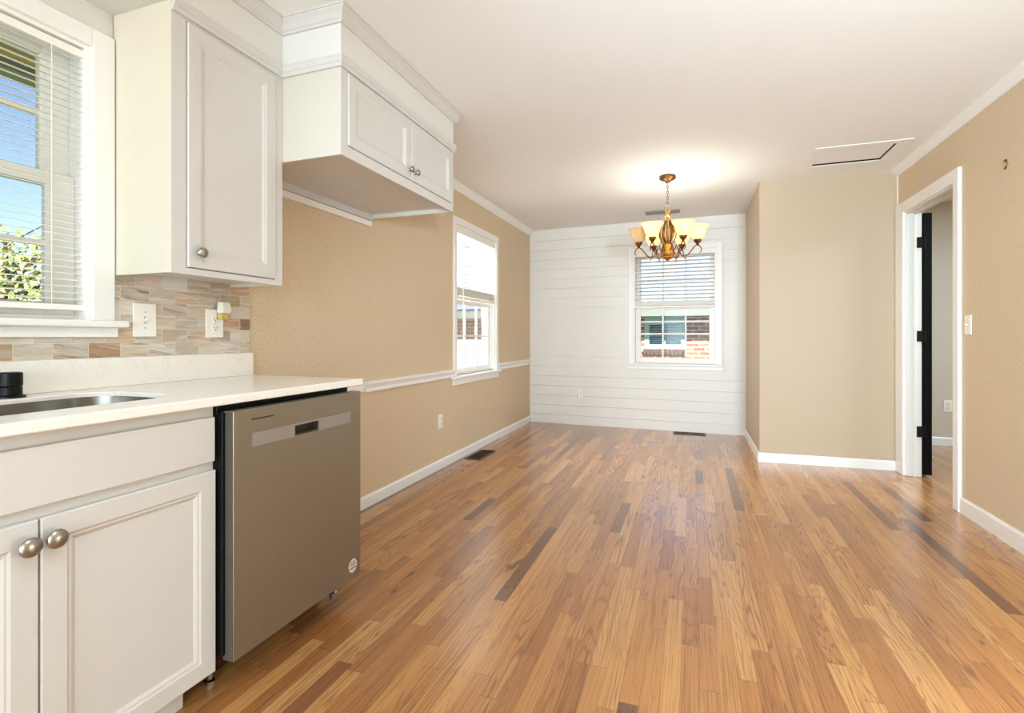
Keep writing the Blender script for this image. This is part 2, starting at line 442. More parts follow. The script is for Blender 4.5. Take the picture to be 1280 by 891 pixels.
class MB:
    def __init__(self, F=IDENT):
        self.bm = bmesh.new()
        self.F = F
        self.mi = 0
    def v(self, s, o, z): return self.bm.verts.new(self.F(s, o, z))
    def face(self, vs):
        try:
            f = self.bm.faces.new(vs)
            f.material_index = self.mi
            return f
        except ValueError:
            return None
    def box(self, s0, s1, o0, o1, z0, z1):
        q = [self.v(s, o, z) for s in (s0, s1) for o in (o0, o1) for z in (z0, z1)]
        for ix in ((0, 1, 3, 2), (4, 6, 7, 5), (0, 4, 5, 1), (2, 3, 7, 6), (0, 2, 6, 4), (1, 5, 7, 3)):
            self.face([q[i] for i in ix])
        return self
    def loops(self, rings, closed=True, cap0=True, cap1=True):
        R = [[self.v(*pt) for pt in r] for r in rings]
        n = len(R[0])
        for a, b_ in zip(R[:-1], R[1:]):
            for i in range(n if closed else n - 1):
                j = (i + 1) % n
                self.face([a[i], a[j], b_[j], b_[i]])
        if cap0: self.face(R[0][::-1])
        if cap1: self.face(R[-1])
        return self
    def lathe(self, prof, c=(0, 0, 0), seg=24, axis='z', cap=True):
        rings = []
        for r, h in prof:
            ring = []
            for k in range(seg):
                a = 2 * PI * k / seg
                if axis == 'z': ring.append((c[0] + r * math.cos(a), c[1] + r * math.sin(a), c[2] + h))
                elif axis == 'o': ring.append((c[0] + r * math.cos(a), c[1] + h, c[2] + r * math.sin(a)))
                else: ring.append((c[0] + h, c[1] + r * math.cos(a), c[2] + r * math.sin(a)))
            rings.append(ring)
        return self.loops(rings, True, cap, cap)
    def tube(self, pts, r, seg=8, closed=False):
        pts = [Vector(p_) for p_ in pts]
        rad = r if isinstance(r, (list, tuple)) else [r] * len(pts)
        rings = []
        prev = None
        for i, q in enumerate(pts):
            if closed: t = pts[(i + 1) % len(pts)] - pts[i - 1]
            else: t = pts[min(i + 1, len(pts) - 1)] - pts[max(i - 1, 0)]
            t.normalize()
            if prev is None:
                a = Vector((0, 0, 1)) if abs(t.z) < 0.9 else Vector((1, 0, 0))
                n1 = t.cross(a).normalized()
            else:
                n1 = (prev - t * prev.dot(t)).normalized()
            prev = n1
            n2 = t.cross(n1)
            rings.append([tuple(q + (n1 * math.cos(2 * PI * k / seg) + n2 * math.sin(2 * PI * k / seg)) * rad[i]) for k in range(seg)])
        if closed:
            rings.append(rings[0])
            return self.loops(rings, True, False, False)
        return self.loops(rings)
    def sweep(self, prof, path):
        """prof: closed list of (out, z); path: XY points walked with the room on the right-hand side."""
        P = [Vector(q) for q in path]
        rings = []
        for i, q in enumerate(P):
            d0 = (P[i] - P[i - 1]).normalized() if i > 0 else (P[1] - P[0]).normalized()
            d1 = (P[i + 1] - P[i]).normalized() if i < len(P) - 1 else d0
            n0, n1 = Vector((d0.y, -d0.x)), Vector((d1.y, -d1.x))
            mm = (n0 + n1).normalized()
            mm = mm / max(0.2, mm.dot(n0))
            rings.append([(q.x + mm.x * o, q.y + mm.y * o, z) for o, z in prof])
        return self.loops(rings)
    def grid(self, sb, zb, o_front, o_back, hole, mfront=None, mback=0):
        """wall slab split at sb x zb; hole(s,z) tells which cells are open. Only outer faces are made."""
        ns, nz = len(sb) - 1, len(zb) - 1
        solid = [[not hole((sb[i] + sb[i + 1]) / 2, (zb[j] + zb[j + 1]) / 2) for j in range(nz)] for i in range(ns)]
        cache = {}
        def V(i, j, k):
            if (i, j, k) not in cache: cache[(i, j, k)] = self.v(sb[i], o_front if k == 0 else o_back, zb[j])
            return cache[(i, j, k)]
        ok = lambda i, j: 0 <= i < ns and 0 <= j < nz and solid[i][j]
        for i in range(ns):
            for j in range(nz):
                if not solid[i][j]: continue
                self.mi = mfront((sb[i] + sb[i + 1]) / 2, (zb[j] + zb[j + 1]) / 2) if mfront else 0
                self.face([V(i, j, 0), V(i + 1, j, 0), V(i + 1, j + 1, 0), V(i, j + 1, 0)])
                if not ok(i - 1, j): self.face([V(i, j, 0), V(i, j + 1, 0), V(i, j + 1, 1), V(i, j, 1)])
                if not ok(i + 1, j): self.face([V(i + 1, j, 0), V(i + 1, j, 1), V(i + 1, j + 1, 1), V(i + 1, j + 1, 0)])
                if not ok(i, j - 1): self.face([V(i, j, 0), V(i, j, 1), V(i + 1, j, 1), V(i + 1, j, 0)])
                if not ok(i, j + 1): self.face([V(i, j + 1, 0), V(i + 1, j + 1, 0), V(i + 1, j + 1, 1), V(i, j + 1, 1)])
                self.mi = mback
                self.face([V(i, j, 1), V(i, j + 1, 1), V(i + 1, j + 1, 1), V(i + 1, j, 1)])
        self.mi = 0
        return self
    def panel_door(self, s0, s1, z0, z1, o0, o1, st=0.055, dip=0.008, slope=0.010):
        def rect(i, o): return [(s0 + i, o, z0 + i), (s1 - i, o, z0 + i), (s1 - i, o, z1 - i), (s0 + i, o, z1 - i)]
        e = 0.003
        return self.loops([rect(0, o0), rect(0, o1 - e), rect(e, o1), rect(st - 0.006, o1), rect(st, o1 - 0.003), rect(st + 0.004, o1 - 0.003), rect(st + 0.004 + slope, o1 - dip)])
    def build(self, name, materials, parent=None, bevel=0.0, smooth=False):
        bm = self.bm
        bmesh.ops.recalc_face_normals(bm, faces=bm.faces)
        me = bpy.data.meshes.new(name)
        lo = Vector((min(v.co[i] for v in bm.verts) for i in range(3)))
        hi = Vector((max(v.co[i] for v in bm.verts) for i in range(3)))
        c = Vector(((lo.x + hi.x) / 2, (lo.y + hi.y) / 2, lo.z))
        for v in bm.verts: v.co -= c
        bm.to_mesh(me)
        bm.free()
        if not isinstance(materials, (list, tuple)): materials = [materials]
        for m_ in materials: me.materials.append(m_)
        if smooth:
            for f in me.polygons: f.use_smooth = True
        o = bpy.data.objects.new(name, me)
        C.objects.link(o)
        WORLD[o.name] = c
        if parent is not None:
            o.parent = parent
            o.location = c - WORLD[parent.name]
        else:
            o.location = c
        if bevel:
            bv = o.modifiers.new('bevel', 'BEVEL')
            bv.width = bevel
            bv.segments = 2
            bv.limit_method = 'ANGLE'
            bv.angle_limit = math.radians(40)
        if smooth:
            es = o.modifiers.new('edge_split', 'EDGE_SPLIT')
            es.split_angle = math.radians(42)
        return o
WORLD = {}
def tag(o, label, cat, group=None):
    o['label'] = label
    o['category'] = cat
    if group: o['group'] = group
    return o
def struct(o, label=None):
    o['kind'] = 'structure'
    if label: o['label'] = label
    return o
def thing(name, loc, label, cat, group=None):
    o = bpy.data.objects.new(name, None)
    C.objects.link(o)
    o.location = loc
    o.empty_display_size = 0.1
    WORLD[o.name] = Vector(loc)
    return tag(o, label, cat, group)
def sthing(name, loc, label=None):
    o = bpy.data.objects.new(name, None)
    C.objects.link(o)
    o.location = loc
    o.empty_display_size = 0.1
    WORLD[o.name] = Vector(loc)
    return struct(o, label)

# ------------------------------------------------------------------ room shell
W1 = dict(s0=0.435, s1=1.185, z0=1.146, z1=2.092)
W2 = dict(s0=4.085, s1=5.035, z0=0.740, z1=2.085)
W3 = dict(s0=1.312, s1=2.218, z0=0.775, z1=2.085)
D1 = dict(s0=3.99, s1=4.80, z1=2.062)
inside = lambda w: (lambda s, z: w['s0'] < s < w['s1'] and w.get('z0', -1) < z < w['z1'])

struct(MB().box(XL - 0.2, 4.2, YB - 0.1, 6.45, -0.06, 0).build('floor', M['floor']))
HX0, HX1, HY0, HY1 = 0.884, 1.345, 4.256, 4.618          # attic opening
F_UP = lambda s, o, z: Vector((s, z, H - o))
mb = MB(F_UP)
mb.grid([XL - 0.2, HX0, HX1, 4.2], [YB - 0.1, HY0, HY1, 6.45], 0, -0.12, lambda s, z: HX0 < s < HX1 and HY0 < z < HY1)
struct(mb.build('ceiling', M['ceiling']))
struct(MB().box(HX0 - 0.05, HX1 + 0.05, HY0 - 0.05, HY1 + 0.05, H + 0.1205, H + 0.15).build('ceiling_added_shade_cap', M['hatch_shade']), 'dark cap added above the ceiling opening to keep it unlit')  # unseen cap added so the hatch cavity stays dark

in1, in2, in3 = inside(W1), inside(W2), inside(W3)
mb = MB(F_LEFT)
mb.grid([YB, W1['s0'], W1['s1'], 1.262, W2['s0'], W2['s1'], 6.42], sorted([0, W2['z0'], W1['z0'], W1['z1'], W2['z1'], H]), 0, -WT,
        lambda s, z: in1(s, z) or in2(s, z), lambda s, z: 1 if s < 1.262 else 0, 2)
struct(mb.build('wall_left', [M['wallpaper'], M['soffit'], M['eave_white']]))

LF = (FB - FA).length
zb = [0.0]
grooves = [0.111 + 0.1215 * k for k in range(20) if 0.111 + 0.1215 * k < H - 0.03]
for g in grooves: zb += [g - 0.0028, g + 0.0028]
zb.append(H)
isg = lambda z: any(abs(z - g) < 0.0025 for g in grooves)
zb3 = sorted(set([0.0, W3['z0'], W3['z1'], H]))
mb = MB(F_FAR)
mb.grid([-0.02, W3['s0'], W3['s1'], LF + 0.05], zb3, -0.012, -WT, lambda s, z: in3(s, z), None, 1)
mb.mi = 0
mb.grid([0.0, W3['s0'], W3['s1'], LF], sorted(zb + [W3['z0'], W3['z1']]), 0, -0.0118, lambda s, z: in3(s, z) or isg(z))
struct(mb.build('wall_far', [M['shiplap'], M['brick']]))

mb = MB(F_RIGHT)
ind = lambda s, z: D1['s0'] < s < D1['s1'] and z < D1['z1']
mb.grid([YB, D1['s0'], D1['s1'], 6.30], [0, D1['z1'], H], 0, -0.10, ind, None, 1)
struct(mb.build('wall_right', [M['wallpaper'], M['hall']]))

mb = MB()
mb.loops([[(AA.x, AA.y, z), (AB.x, AB.y, z), (XR, 6.2, z), (FB.x, FB.y + 0.005, z)] for z in (0, H)])
struct(mb.build('wall_alcove', M['alcove']))
struct(MB().box(XL - WT, XR + 0.1, YB - 0.1, YB, 0, H).build('wall_back', M['soffit']))
struct(MB().box(XR + 0.10, 4.1, 6.28, 6.40, 0, H).build('wall_hall_far', M['hall']))
struct(MB().box(4.0, 4.1, 2.2, 6.28, 0, H).build('wall_hall_right', M['hall']))
struct(MB().box(XR + 0.10, 4.1, 2.1, 2.2, 0, H).build('wall_hall_near', M['hall']))

def base_prof(h=0.078, t=0.014): return [(0, 0), (t, 0), (t, h - 0.012), (t - 0.006, h), (0, h)]
def crown_prof(h, p_): return [(0, H - h), (0.010, H - h), (0.013, H - h * 0.84), (0.018, H - h * 0.78), (p_ * 0.62, H - h * 0.42), (p_ * 0.86, H - h * 0.2), (p_ * 0.88, H - h * 0.12), (p_, H - h * 0.1), (p_, H), (0, H)]
struct(MB().sweep(base_prof(0.076), [(XL, 1.83), (XL, FA.y)]).build('baseboard_left', M['trim']))
struct(MB().sweep(base_prof(0.078), [(FB.x, FB.y), (AA.x, AA.y), (AB.x - 0.001, AB.y)][::1]).build('baseboard_alcove', M['trim']))
struct(MB().sweep(base_prof(0.098), [(XR, D1['s0'] - 0.076), (XR, YB)]).build('baseboard_right', M['trim']))
struct(MB().sweep(base_prof(0.08), [(XR + 0.10, 6.28), (4.0, 6.28)]).build('baseboard_hall', M['trim']))
struct(MB().sweep(crown_prof(0.068, 0.05), [(XL, 2.83), (XL, FA.y)]).build('trim_1', M['trim']), 'white crown moulding above the tan left wall')
struct(MB().sweep(crown_prof(0.055, 0.051), [(XR, AB.y), (XR, YB)]).build('trim_2', M['trim']), 'white crown moulding above the tan right wall')
# soffit over window and cabinets, its crown and the moulding over the cabinet tops
XF1, XF2 = -1.680, -1.375
YC0, YC1, YC2, YC3 = YB, 1.262, 1.765, 2.822
mb = MB()
mb.loops([[(XL, YC0, z), (XF1, YC0, z), (XF1, YC2, z), (XF2, YC2, z), (XF2, YC3, z), (XL, YC3, z)] for z in (2.243, H)])
struct(mb.build('wall_soffit', M['soffit']), 'white boxed soffit above the wall cabinets')
struct(MB().sweep(crown_prof(0.052, 0.052), [(XF1, YC0), (XF1, YC2), (XF2, YC2), (XF2, YC3 + 0.015)]).build('trim_3', M['cabinet']), 'white crown moulding around the cabinet soffit')
struct(MB().sweep([(0, 2.208), (0.010, 2.208), (0.012, 2.222), (0.017, 2.226), (0.022, 2.246), (0.020, 2.252), (0.008, 2.258), (0, 2.258)],
       [(XF1, YC1), (XF1, YC2), (XF2, YC2), (XF2, YC3)]).build('trim_4', M['cabinet']), 'small white moulding between wall cabinets and soffit')
# chair rail (three lengths), fridge-niche strip and cleat
rail = [(0, 0.735), (0.016, 0.735), (0.016, 0.752), (0.012, 0.757), (0.020, 0.777), (0.026, 0.785), (0.026, 0.798), (0.018, 0.803), (0, 0.803)]
struct(MB().sweep(rail, [(XL, 2.756), (XL, 4.03)]).build('trim_5', M['trim']), 'white chair rail from the counter to the side window')
struct(MB().sweep(rail, [(XL, 5.104), (XL, FA.y)]).build('trim_6', M['trim']), 'white chair rail from the side window to the shiplap corner')
struct(MB(F_LEFT).box(1.875, 2.735, 0, 0.014, 0.742, 0.782).build('trim_7', M['trim'], bevel=0.002), 'short white strip on the wall behind the counter end')
struct(MB(F_LEFT).box(1.768, 2.81, 0, 0.022, 1.796, 1.832).build('trim_8', M['trim'], bevel=0.003), 'white wall cleat under the double-door wall cabinet')
struct(MB(F_RIGHT).box(AB.y - 0.010, AB.y, 0, 0.008, 0.09, H - 0.055).build('trim_9', M['caulk']), 'thin cream corner bead between alcove and right wall')

# ------------------------------------------------------------------ windows
def window(n, F, w, case, stool_ext, stool_z, apron_z, cols, rows, label, st):
    s0, s1, z0, z1 = w['s0'], w['s1'], w['z0'], w['z1']
    cx = F((s0 + s1) / 2, 0, z0)
    root = sthing('window_%d' % n, cx, label)
    mb = MB(F)
    cl, cr, ct = case
    mb.box(s0 - cl, s0, 0, 0.018, z0, z1 + ct).box(s1, s1 + cr, 0, 0.018, z0, z1 + ct).box(s0, s1, 0, 0.018, z1, z1 + ct)
    mb.build('casing', M['trim'], root, 0.003)
    mb = MB(F)
    t = 0.014
    mb.box(s0, s0 + t, -WT + 0.01, 0.002, z0, z1).box(s1 - t, s1, -WT + 0.01, 0.002, z0, z1).box(s0 + t, s1 - t, -WT + 0.01, 0.002, z1 - t, z1).box(s0 + t, s1 - t, -WT + 0.01, -0.03, z0 - 0.0, z0 + t)
    mb.build('jamb', M['vinyl'], root)
    MB(F).box(s0 - stool_ext, s1 + stool_ext, 0.0, 0.045, stool_z, z0).box(s0, s1, -0.045, 0.0, stool_z, z0).build('stool', M['trim'], root, 0.006)
    MB(F).box(s0 - cl - 0.012, s1 + cr + 0.012, 0.0, 0.017, apron_z, stool_z).build('apron', M['trim'], root, 0.003)
    zm = (z0 + z1) / 2 + 0.0
    for nm, oa, ob, za, zb_ in (('upper_sash', -0.112, -0.084, zm - 0.02, z1 - t), ('lower_sash', -0.080, -0.052, z0 + t, zm + 0.022)):
        a0, a1 = s0 + t, s1 - t
        mb = MB(F)
        rl = 0.045
        mb.box(a0, a0 + st, oa, ob, za, zb_).box(a1 - st, a1, oa, ob, za, zb_).box(a0 + st, a1 - st, oa, ob, za, za + rl).box(a0 + st, a1 - st, oa, ob, zb_ - rl, zb_)
        sash = mb.build(nm, M['vinyl'], root, 0.003)
        mb = MB(F)
        om = (oa + ob) / 2
        for k in range(1, cols):
            s_ = a0 + st + (a1 - a0 - 2 * st) * k / cols
            mb.box(s_ - 0.009, s_ + 0.009, om - 0.008, om + 0.009, za + rl, zb_ - rl)
        for k in range(1, rows):
            z_ = za + rl + (zb_ - za - 2 * rl) * k / rows
            mb.box(a0 + st, a1 - st, om - 0.007, om + 0.010, z_ - 0.009, z_ + 0.009)
        mb.build('muntins', M['vinyl'], sash)
        MB(F).box(a0 + st, a1 - st, om - 0.002, om + 0.002, za + rl, zb_ - rl).build('pane', M['glass'], sash)
    MB(F).box((s0 + s1) / 2 - 0.03, (s0 + s1) / 2 + 0.03, -0.066, -0.046, zm + 0.022, zm + 0.036).build('sash_lock', M['vinyl'], root, 0.003)
    return root, zm
w1, zm1 = window(1, F_LEFT, W1, (0.072, 0.072, 0.062), 0.105, 1.122, 1.087, 3, 2, 'white double-hung window above the kitchen sink', 0.084)
w2, zm2 = window(2, F_LEFT, W2, (0.055, 0.068, 0.060), 0.10, 0.716, 0.662, 3, 2, 'white double-hung window in the tan left wall', 0.048)
w3, zm3 = window(3, F_FAR, W3, (0.060, 0.062, 0.060), 0.076, 0.752, 0.708, 3, 2, 'white double-hung window in the shiplap wall', 0.058)
# storm rail seen through the lower pane of window 3
MB(F_FAR).box(W3['s0'] + 0.03, W3['s1'] - 0.03, -0.135, -0.120, 1.255, 1.275).build('storm_rail', M['vinyl'], w3)

def blind(F, s0, s1, z_top, z_bot, pitch, depth, o_c, tilt, stack, label, val_h, thick=0.0018, cords=(0.12, 0.88), wand=None, wand_len=0.7):
    """slats hang from z_top to z_bot; 'stack' = height of the gathered slats at the bottom."""
    root = thing('window_blind', F((s0 + s1) / 2, o_c, z_top), label, 'blind', 'white window blinds')
    MB(F).box(s0, s1, o_c - depth * 0.55, o_c + depth * 0.6, z_top - val_h, z_top).build('valance', M['blind'], root, 0.002)
    mb = MB(F)
    z = z_top - val_h - pitch * 0.5
    zend = z_bot + 0.022 + stack
    dt = math.tan(tilt) * depth / 2
    def slat(z, dt):
        pts = []
        for i, k in enumerate((-1, -0.4, 0.4, 1)):
            pts.append((o_c + k * depth / 2, z - k * dt + (0.0025 if abs(k) < 0.9 else 0) * depth / 0.05))
        ring = [(q[0], q[1] + thick / 2) for q in pts] + [(q[0], q[1] - thick / 2) for q in pts[::-1]]
        mb.loops([[(s, a, b_) for a, b_ in ring] for s in (s0 + 0.004, s1 - 0.004)])
    while z > zend:
        slat(z, dt)
        z -= pitch
    if stack:
        k = int(stack / 0.0042)
        for i in range(k):
            slat(z_bot + 0.024 + (i + 0.5) * stack / k, 0.0)
    mb.build('slats', M['blind'], root)
    MB(F).box(s0 + 0.002, s1 - 0.002, o_c - depth * 0.5, o_c + depth * 0.5, z_bot, z_bot + 0.020).build('bottom_rail', M['blind'], root, 0.003)
    for cpos in cords:
        s_ = s0 + (s1 - s0) * cpos
        mb = MB(F)
        for oo in (o_c - depth * 0.52, o_c + depth * 0.52):
            mb.box(s_ - 0.0012, s_ + 0.0012, oo - 0.0008, oo + 0.0008, z_bot, z_top - val_h)
        mb.build('ladder_cord', M['blind'], root)
    if wand is not None:
        s_ = s0 + (s1 - s0) * wand
        MB(F).lathe([(0.004, 0), (0.004, wand_len)], (s_, o_c + depth * 0.6 + 0.008, z_top - val_h - wand_len), 8).build('tilt_wand', M['blind'], root)
    return root
blind(F_LEFT, W1['s0'] + 0.006, W1['s1'] - 0.006, 2.071, 1.178, 0.0215, 0.026, -0.020, math.radians(13), 0.0, 'white mini blind lowered over the kitchen sink window', 0.026, 0.0009, (0.14, 0.862))
blind(F_LEFT, W2['s0'] + 0.018, W2['s1'] - 0.018, 2.068, 1.432, 0.043, 0.050, -0.024, math.radians(6), 0.075, 'white blind half raised in the side window of the tan wall', 0.055, 0.003, (0.15, 0.85), 0.13, 0.95)
blind(F_FAR, W3['s0'] + 0.010, W3['s1'] - 0.010, 2.080, 1.425, 0.043, 0.050, -0.024, math.radians(-10), 0.055, 'white blind half raised in the shiplap wall window', 0.052, 0.003, (0.14, 0.86), 0.06, 0.62)

# ------------------------------------------------------------------ door to the hall
d_root = sthing('door_1', (XR, 4.395, 0), 'white-cased doorway in the tan right wall with open black door')
mb = MB(F_RIGHT)
zc = D1['z1'] + 0.082
mb.box(D1['s0'] - 0.075, D1['s0'] - 0.004, 0, 0.022, 0, zc).box(D1['s1'] + 0.006, AB.y - 0.012, 0, 0.022, 0, zc).box(D1['s0'] - 0.004, D1['s1'] + 0.006, 0, 0.022, D1['z1'] - 0.002, zc)
mb.build('casing', M['trim'], d_root, 0.004)
mb = MB(F_RIGHT)
mb.box(D1['s0'] - 0.004, D1['s0'] + 0.012, -0.10, 0.004, 0, D1['z1'] - 0.002).box(D1['s1'] - 0.004, D1['s1'] + 0.008, -0.10, 0.004, 0.004, D1['z1'] - 0.002).box(D1['s0'] + 0.012, D1['s1'] - 0.004, -0.10, 0.004, D1['z1'] - 0.014, D1['z1'] - 0.002)
mb.build('jamb', M['jamb'], d_root)
mb = MB(F_RIGHT)
mb.box(D1['s0'] + 0.012, D1['s0'] + 0.024, -0.060, -0.046, 0, D1['z1'] - 0.026).box(D1['s1'] - 0.016, D1['s1'] - 0.004, -0.060, -0.046, 0, D1['z1'] - 0.026).box(D1['s0'] + 0.012, D1['s1'] - 0.004, -0.060, -0.046, D1['z1'] - 0.026, D1['z1'] - 0.014)
mb.build('stop', M['jamb'], d_root, 0.002)
leaf = MB().box(1.683, 1.740, 4.800, 5.585, 0.018, 2.046).build('door_leaf', M['black_door'], d_root, 0.002)
leaf['label'] = 'black painted door leaf folded back into the hall'
for zc_ in (1.818, 1.092, 0.352):
    mb = MB()
    mb.box(1.640, 1.690, 4.789, 4.797, zc_ - 0.042, zc_ + 0.042)
    hg = mb.build('hinge', M['black_metal'], d_root, 0.003)
    MB().lathe([(0.006, -0.044), (0.006, 0.044)], (1.690, 4.790, zc_), 10).build('hinge_pin', M['black_metal'], hg)

# ------------------------------------------------------------------ kitchen: wall cabinets
def knob(parent, F, s, o, z, r=0.016, oval=1.0):
    prof = [(0.0085, 0.0), (0.008, 0.003), (0.0055, 0.006), (0.0055, 0.012), (0.010, 0.015), (r * 0.9, 0.018), (r, 0.022), (r * 0.92, 0.0265), (r * 0.6, 0.0305), (r * 0.2, 0.032)]
    mb = MB(lambda a, b_, c_: F(a, b_, z + (c_ - z) * oval))
    mb.lathe(prof, (s, o, z), 20, 'o')
    return mb.build('knob', M['nickel'], parent, smooth=True)

def cab_box(F, s0, s1, depth, z0, z1, root, bottom_recess=0.015, skin='cabinet_side_lit'):
    mb = MB(F)
    t = 0.016
    mb.box(s0, s0 + t, -depth, -0.018, z0, z1).box(s1 - t, s1, -depth, -0.018, z0, z1).box(s0 + t, s1 - t, -depth, -0.018, z1 - t, z1)
    mb.box(s0 - 0.0012, s0 - 0.0001, -depth, -0.0004, z0, z1)
    mb.box(s0 + t, s1 - t, -depth, -depth + 0.008, z0 + bottom_recess, z1 - t)
    MB(F).box(s0 + t, s1 - t, -depth + 0.008, -0.018, z0 + bottom_recess, z0 + bottom_recess + t).build('bottom_panel', M['cabinet'], root)
    return mb.build('carcass', M[skin], root, 0.001)
def face_frame(F, s0, s1, z0, z1, openings, root, th=0.018):
    mb = MB(F)
    ss = sorted(set([s0, s1] + [a for op in openings for a in op[:2]]))
    zs = sorted(set([z0, z1] + [a for op in openings for a in op[2:]]))
    mb.grid(ss, zs, 0, -th, lambda s, z: any(op[0] < s < op[1] and op[2] < z < op[3] for op in openings))
    return mb.build('face_frame', M['cabinet'], root, 0.0015)

F1 = F_X(XF1)
d1 = XF1 - XL
root = thing('wall_cabinet', (XF1 - d1 / 2, (YC1 + YC2) / 2, 1.31), 'tall narrow white single-door wall cabinet beside the sink window', 'cabinet')
cab_box(F1, YC1, 1.7645, d1 - 0.004, 1.310, 2.243, root)
face_frame(F1, YC1, 1.7645, 1.309, 2.243, [(1.3170, 1.7250, 1.3320, 2.2010)], root)
dr = MB(F1).panel_door(1.320, 1.722, 1.335, 2.198, -0.010, 0.006).build('door', M['cabinet'], root)
knob(dr, F1, 1.360, 0.006, 1.390, 0.019)

F2 = F_X(XF2)
d2 = XF2 - XL
root = thing('wall_cabinet', (XF2 - d2 / 2, (YC2 + YC3) / 2, 1.845), 'deep white double-door wall cabinet high above the empty fridge space', 'cabinet')
cab_box(F2, 1.7665, YC3, d2 - 0.004, 1.846, 2.243, root, 0.026, 'cabinet_warm_lit')
face_frame(F2, YC2 + 0.0005, YC3, 1.846, 2.243, [(1.8065, 2.7985, 1.8945, 2.2055)], root)
MB(F2).box(1.785, 2.805, -d2 + 0.001, -d2 + 0.028, 1.8335, 1.872).build('hanging_rail', M['cabinet'], root, 0.001)
dl = MB(F2).panel_door(1.809, 2.318, 1.897, 2.203, -0.010, 0.006).build('door', M['cabinet'], root)
dr = MB(F2).panel_door(2.324, 2.796, 1.897, 2.203, -0.010, 0.006).build('door', M['cabinet'], root)
knob(dl, F2, 2.292, 0.006, 1.943)
knob(dr, F2, 2.352, 0.006, 1.943)

# ------------------------------------------------------------------ kitchen: backsplash, counter, sink, base
TILE_R = 1.857
mb = MB(F_LEFT)
mb.grid([0.10, W1['s0'] - 0.09, W1['s1'] + 0.0725, TILE_R], [1.0142, 1.0865, 1.33], 0.0005, 0.008, lambda s, z: W1['s0'] - 0.09 < s < W1['s1'] + 0.0725 and z > 1.0865)
struct(mb.build('wall_backsplash', M['tile']), 'marble brick mosaic tile behind the counter')
CT, CB = 0.910, 0.882
CX = -1.335
tag(MB(F_LEFT).box(0.10, 1.868, 0.001, 0.021, CT + 0.0005, 1.0140).build('backsplash_slab', M['quartz'], None, 0.002), 'low white quartz upstand along the back of the countertop', 'backsplash')

SK = dict(x0=-1.838, x1=-1.478, y0=0.30, y1=1.148)
def rrect(x0, x1, y0, y1, r, n=8):
    pts = []
    for cx_, cy_, a0 in ((x1 - r, y1 - r, 0), (x0 + r, y1 - r, 90), (x0 + r, y0 + r, 180), (x1 - r, y0 + r, 270)):
        for k in range(n + 1):
            a = math.radians(a0 + 90 * k / n)
            pts.append((cx_ + r * math.cos(a), cy_ + r * math.sin(a)))
    return pts
bm = bmesh.new()
def ring_edges(pts, z):
    vs = [bm.verts.new((a, b_, z)) for a, b_ in pts]
    return [bm.edges.new((vs[i], vs[(i + 1) % len(vs)])) for i in range(len(vs))]
ed = ring_edges([(XL + 0.001, 0.10), (CX, 0.10), (CX, 1.862), (XL + 0.001, 1.862)], CT)
ed += ring_edges(rrect(SK['x0'], SK['x1'], SK['y0'], SK['y1'], 0.10), CT)
bmesh.ops.triangle_fill(bm, use_beauty=True, use_dissolve=False, edges=ed)
ex = bmesh.ops.extrude_face_region(bm, geom=list(bm.faces))
for v in [g for g in ex['geom'] if isinstance(g, bmesh.types.BMVert)]: v.co.z = CB
mb = MB(); mb.bm.free(); mb.bm = bm
tag(mb.build('countertop', M['quartz'], None, 0.004), 'white quartz countertop running over sink cabinet and dishwasher', 'countertop')

root = thing('kitchen_sink', ((SK['x0'] + SK['x1']) / 2, 0.72, 0.70), 'undermount stainless steel sink set in the white countertop', 'sink')
mb = MB()
def rr(i, z, r): return [(a, b_, z) for a, b_ in rrect(SK['x0'] - i, SK['x1'] + i, SK['y0'] - i, SK['y1'] + i, r)]
mb.loops([rr(0.016, CB - 0.0015, 0.11), rr(-0.001, CB - 0.0015, 0.10), rr(-0.001, CT - 0.013, 0.10), rr(-0.0025, CT - 0.013, 0.10), rr(-0.003, CB - 0.006, 0.10), rr(-0.012, 0.72, 0.09), rr(-0.05, 0.700, 0.06), rr(-0.05, 0.698, 0.06), rr(-0.008, 0.716, 0.09), rr(0.003, CB - 0.006, 0.10), rr(0.016, CB - 0.003, 0.11), rr(0.016, CB - 0.0015, 0.11)], True, False, False)
mb2 = MB(); 
mb.face([mb.v(*q) for q in rr(-0.05, 0.700, 0.06)])
mb.build('bowl', M['steel_sink'], root, smooth=True)
MB().lathe([(0.045, 0.001), (0.045, 0.004), (0.036, 0.005), (0.030, 0.002), (0.004, 0.002)], (-1.668, 0.72, 0.7003), 24).build('drain', M['chrome'], root, smooth=True)

# faucet at the back of the sink: two low handle valves and a spout between them
root = thing('kitchen_faucet', (-1.893, 0.72, CT), 'matte black faucet standing behind the sink', 'faucet')
for k, yy in enumerate((0.928, 0.512)):
    hd = MB().lathe([(0.036, 0.0005), (0.036, 0.005), (0.033, 0.007), (0.0275, 0.009), (0.0275, 0.030), (0.0255, 0.033), (0.0285, 0.036), (0.0285, 0.072), (0.024, 0.075)], (-1.893, yy, CT), 28).build('handle', M['black_metal'], root)
    sg = -1 if k == 0 else 1
    MB().box(-1.900, -1.886, min(yy, yy + sg * 0.085), max(yy, yy + sg * 0.085), CT + 0.058, CT + 0.068).build('lever', M['black_metal'], hd, 0.003)
pts = [(-1.893, 0.72, CT + 0.008), (-1.893, 0.72, CT + 0.20)]
for k in range(9):
    a = PI * k / 8
    pts.append((-1.893 + 0.09 - 0.09 * math.cos(a), 0.72, CT + 0.28 + 0.09 * math.sin(a)))
pts.append((-1.713, 0.72, CT + 0.20))
MB().lathe([(0.032, 0.0005), (0.032, 0.006), (0.018, 0.012)], (-1.893, 0.72, CT), 24).build('spout_flange', M['black_metal'], root)
MB().tube(pts, 0.012, 12).build('spout', M['black_metal'], root, smooth=True)

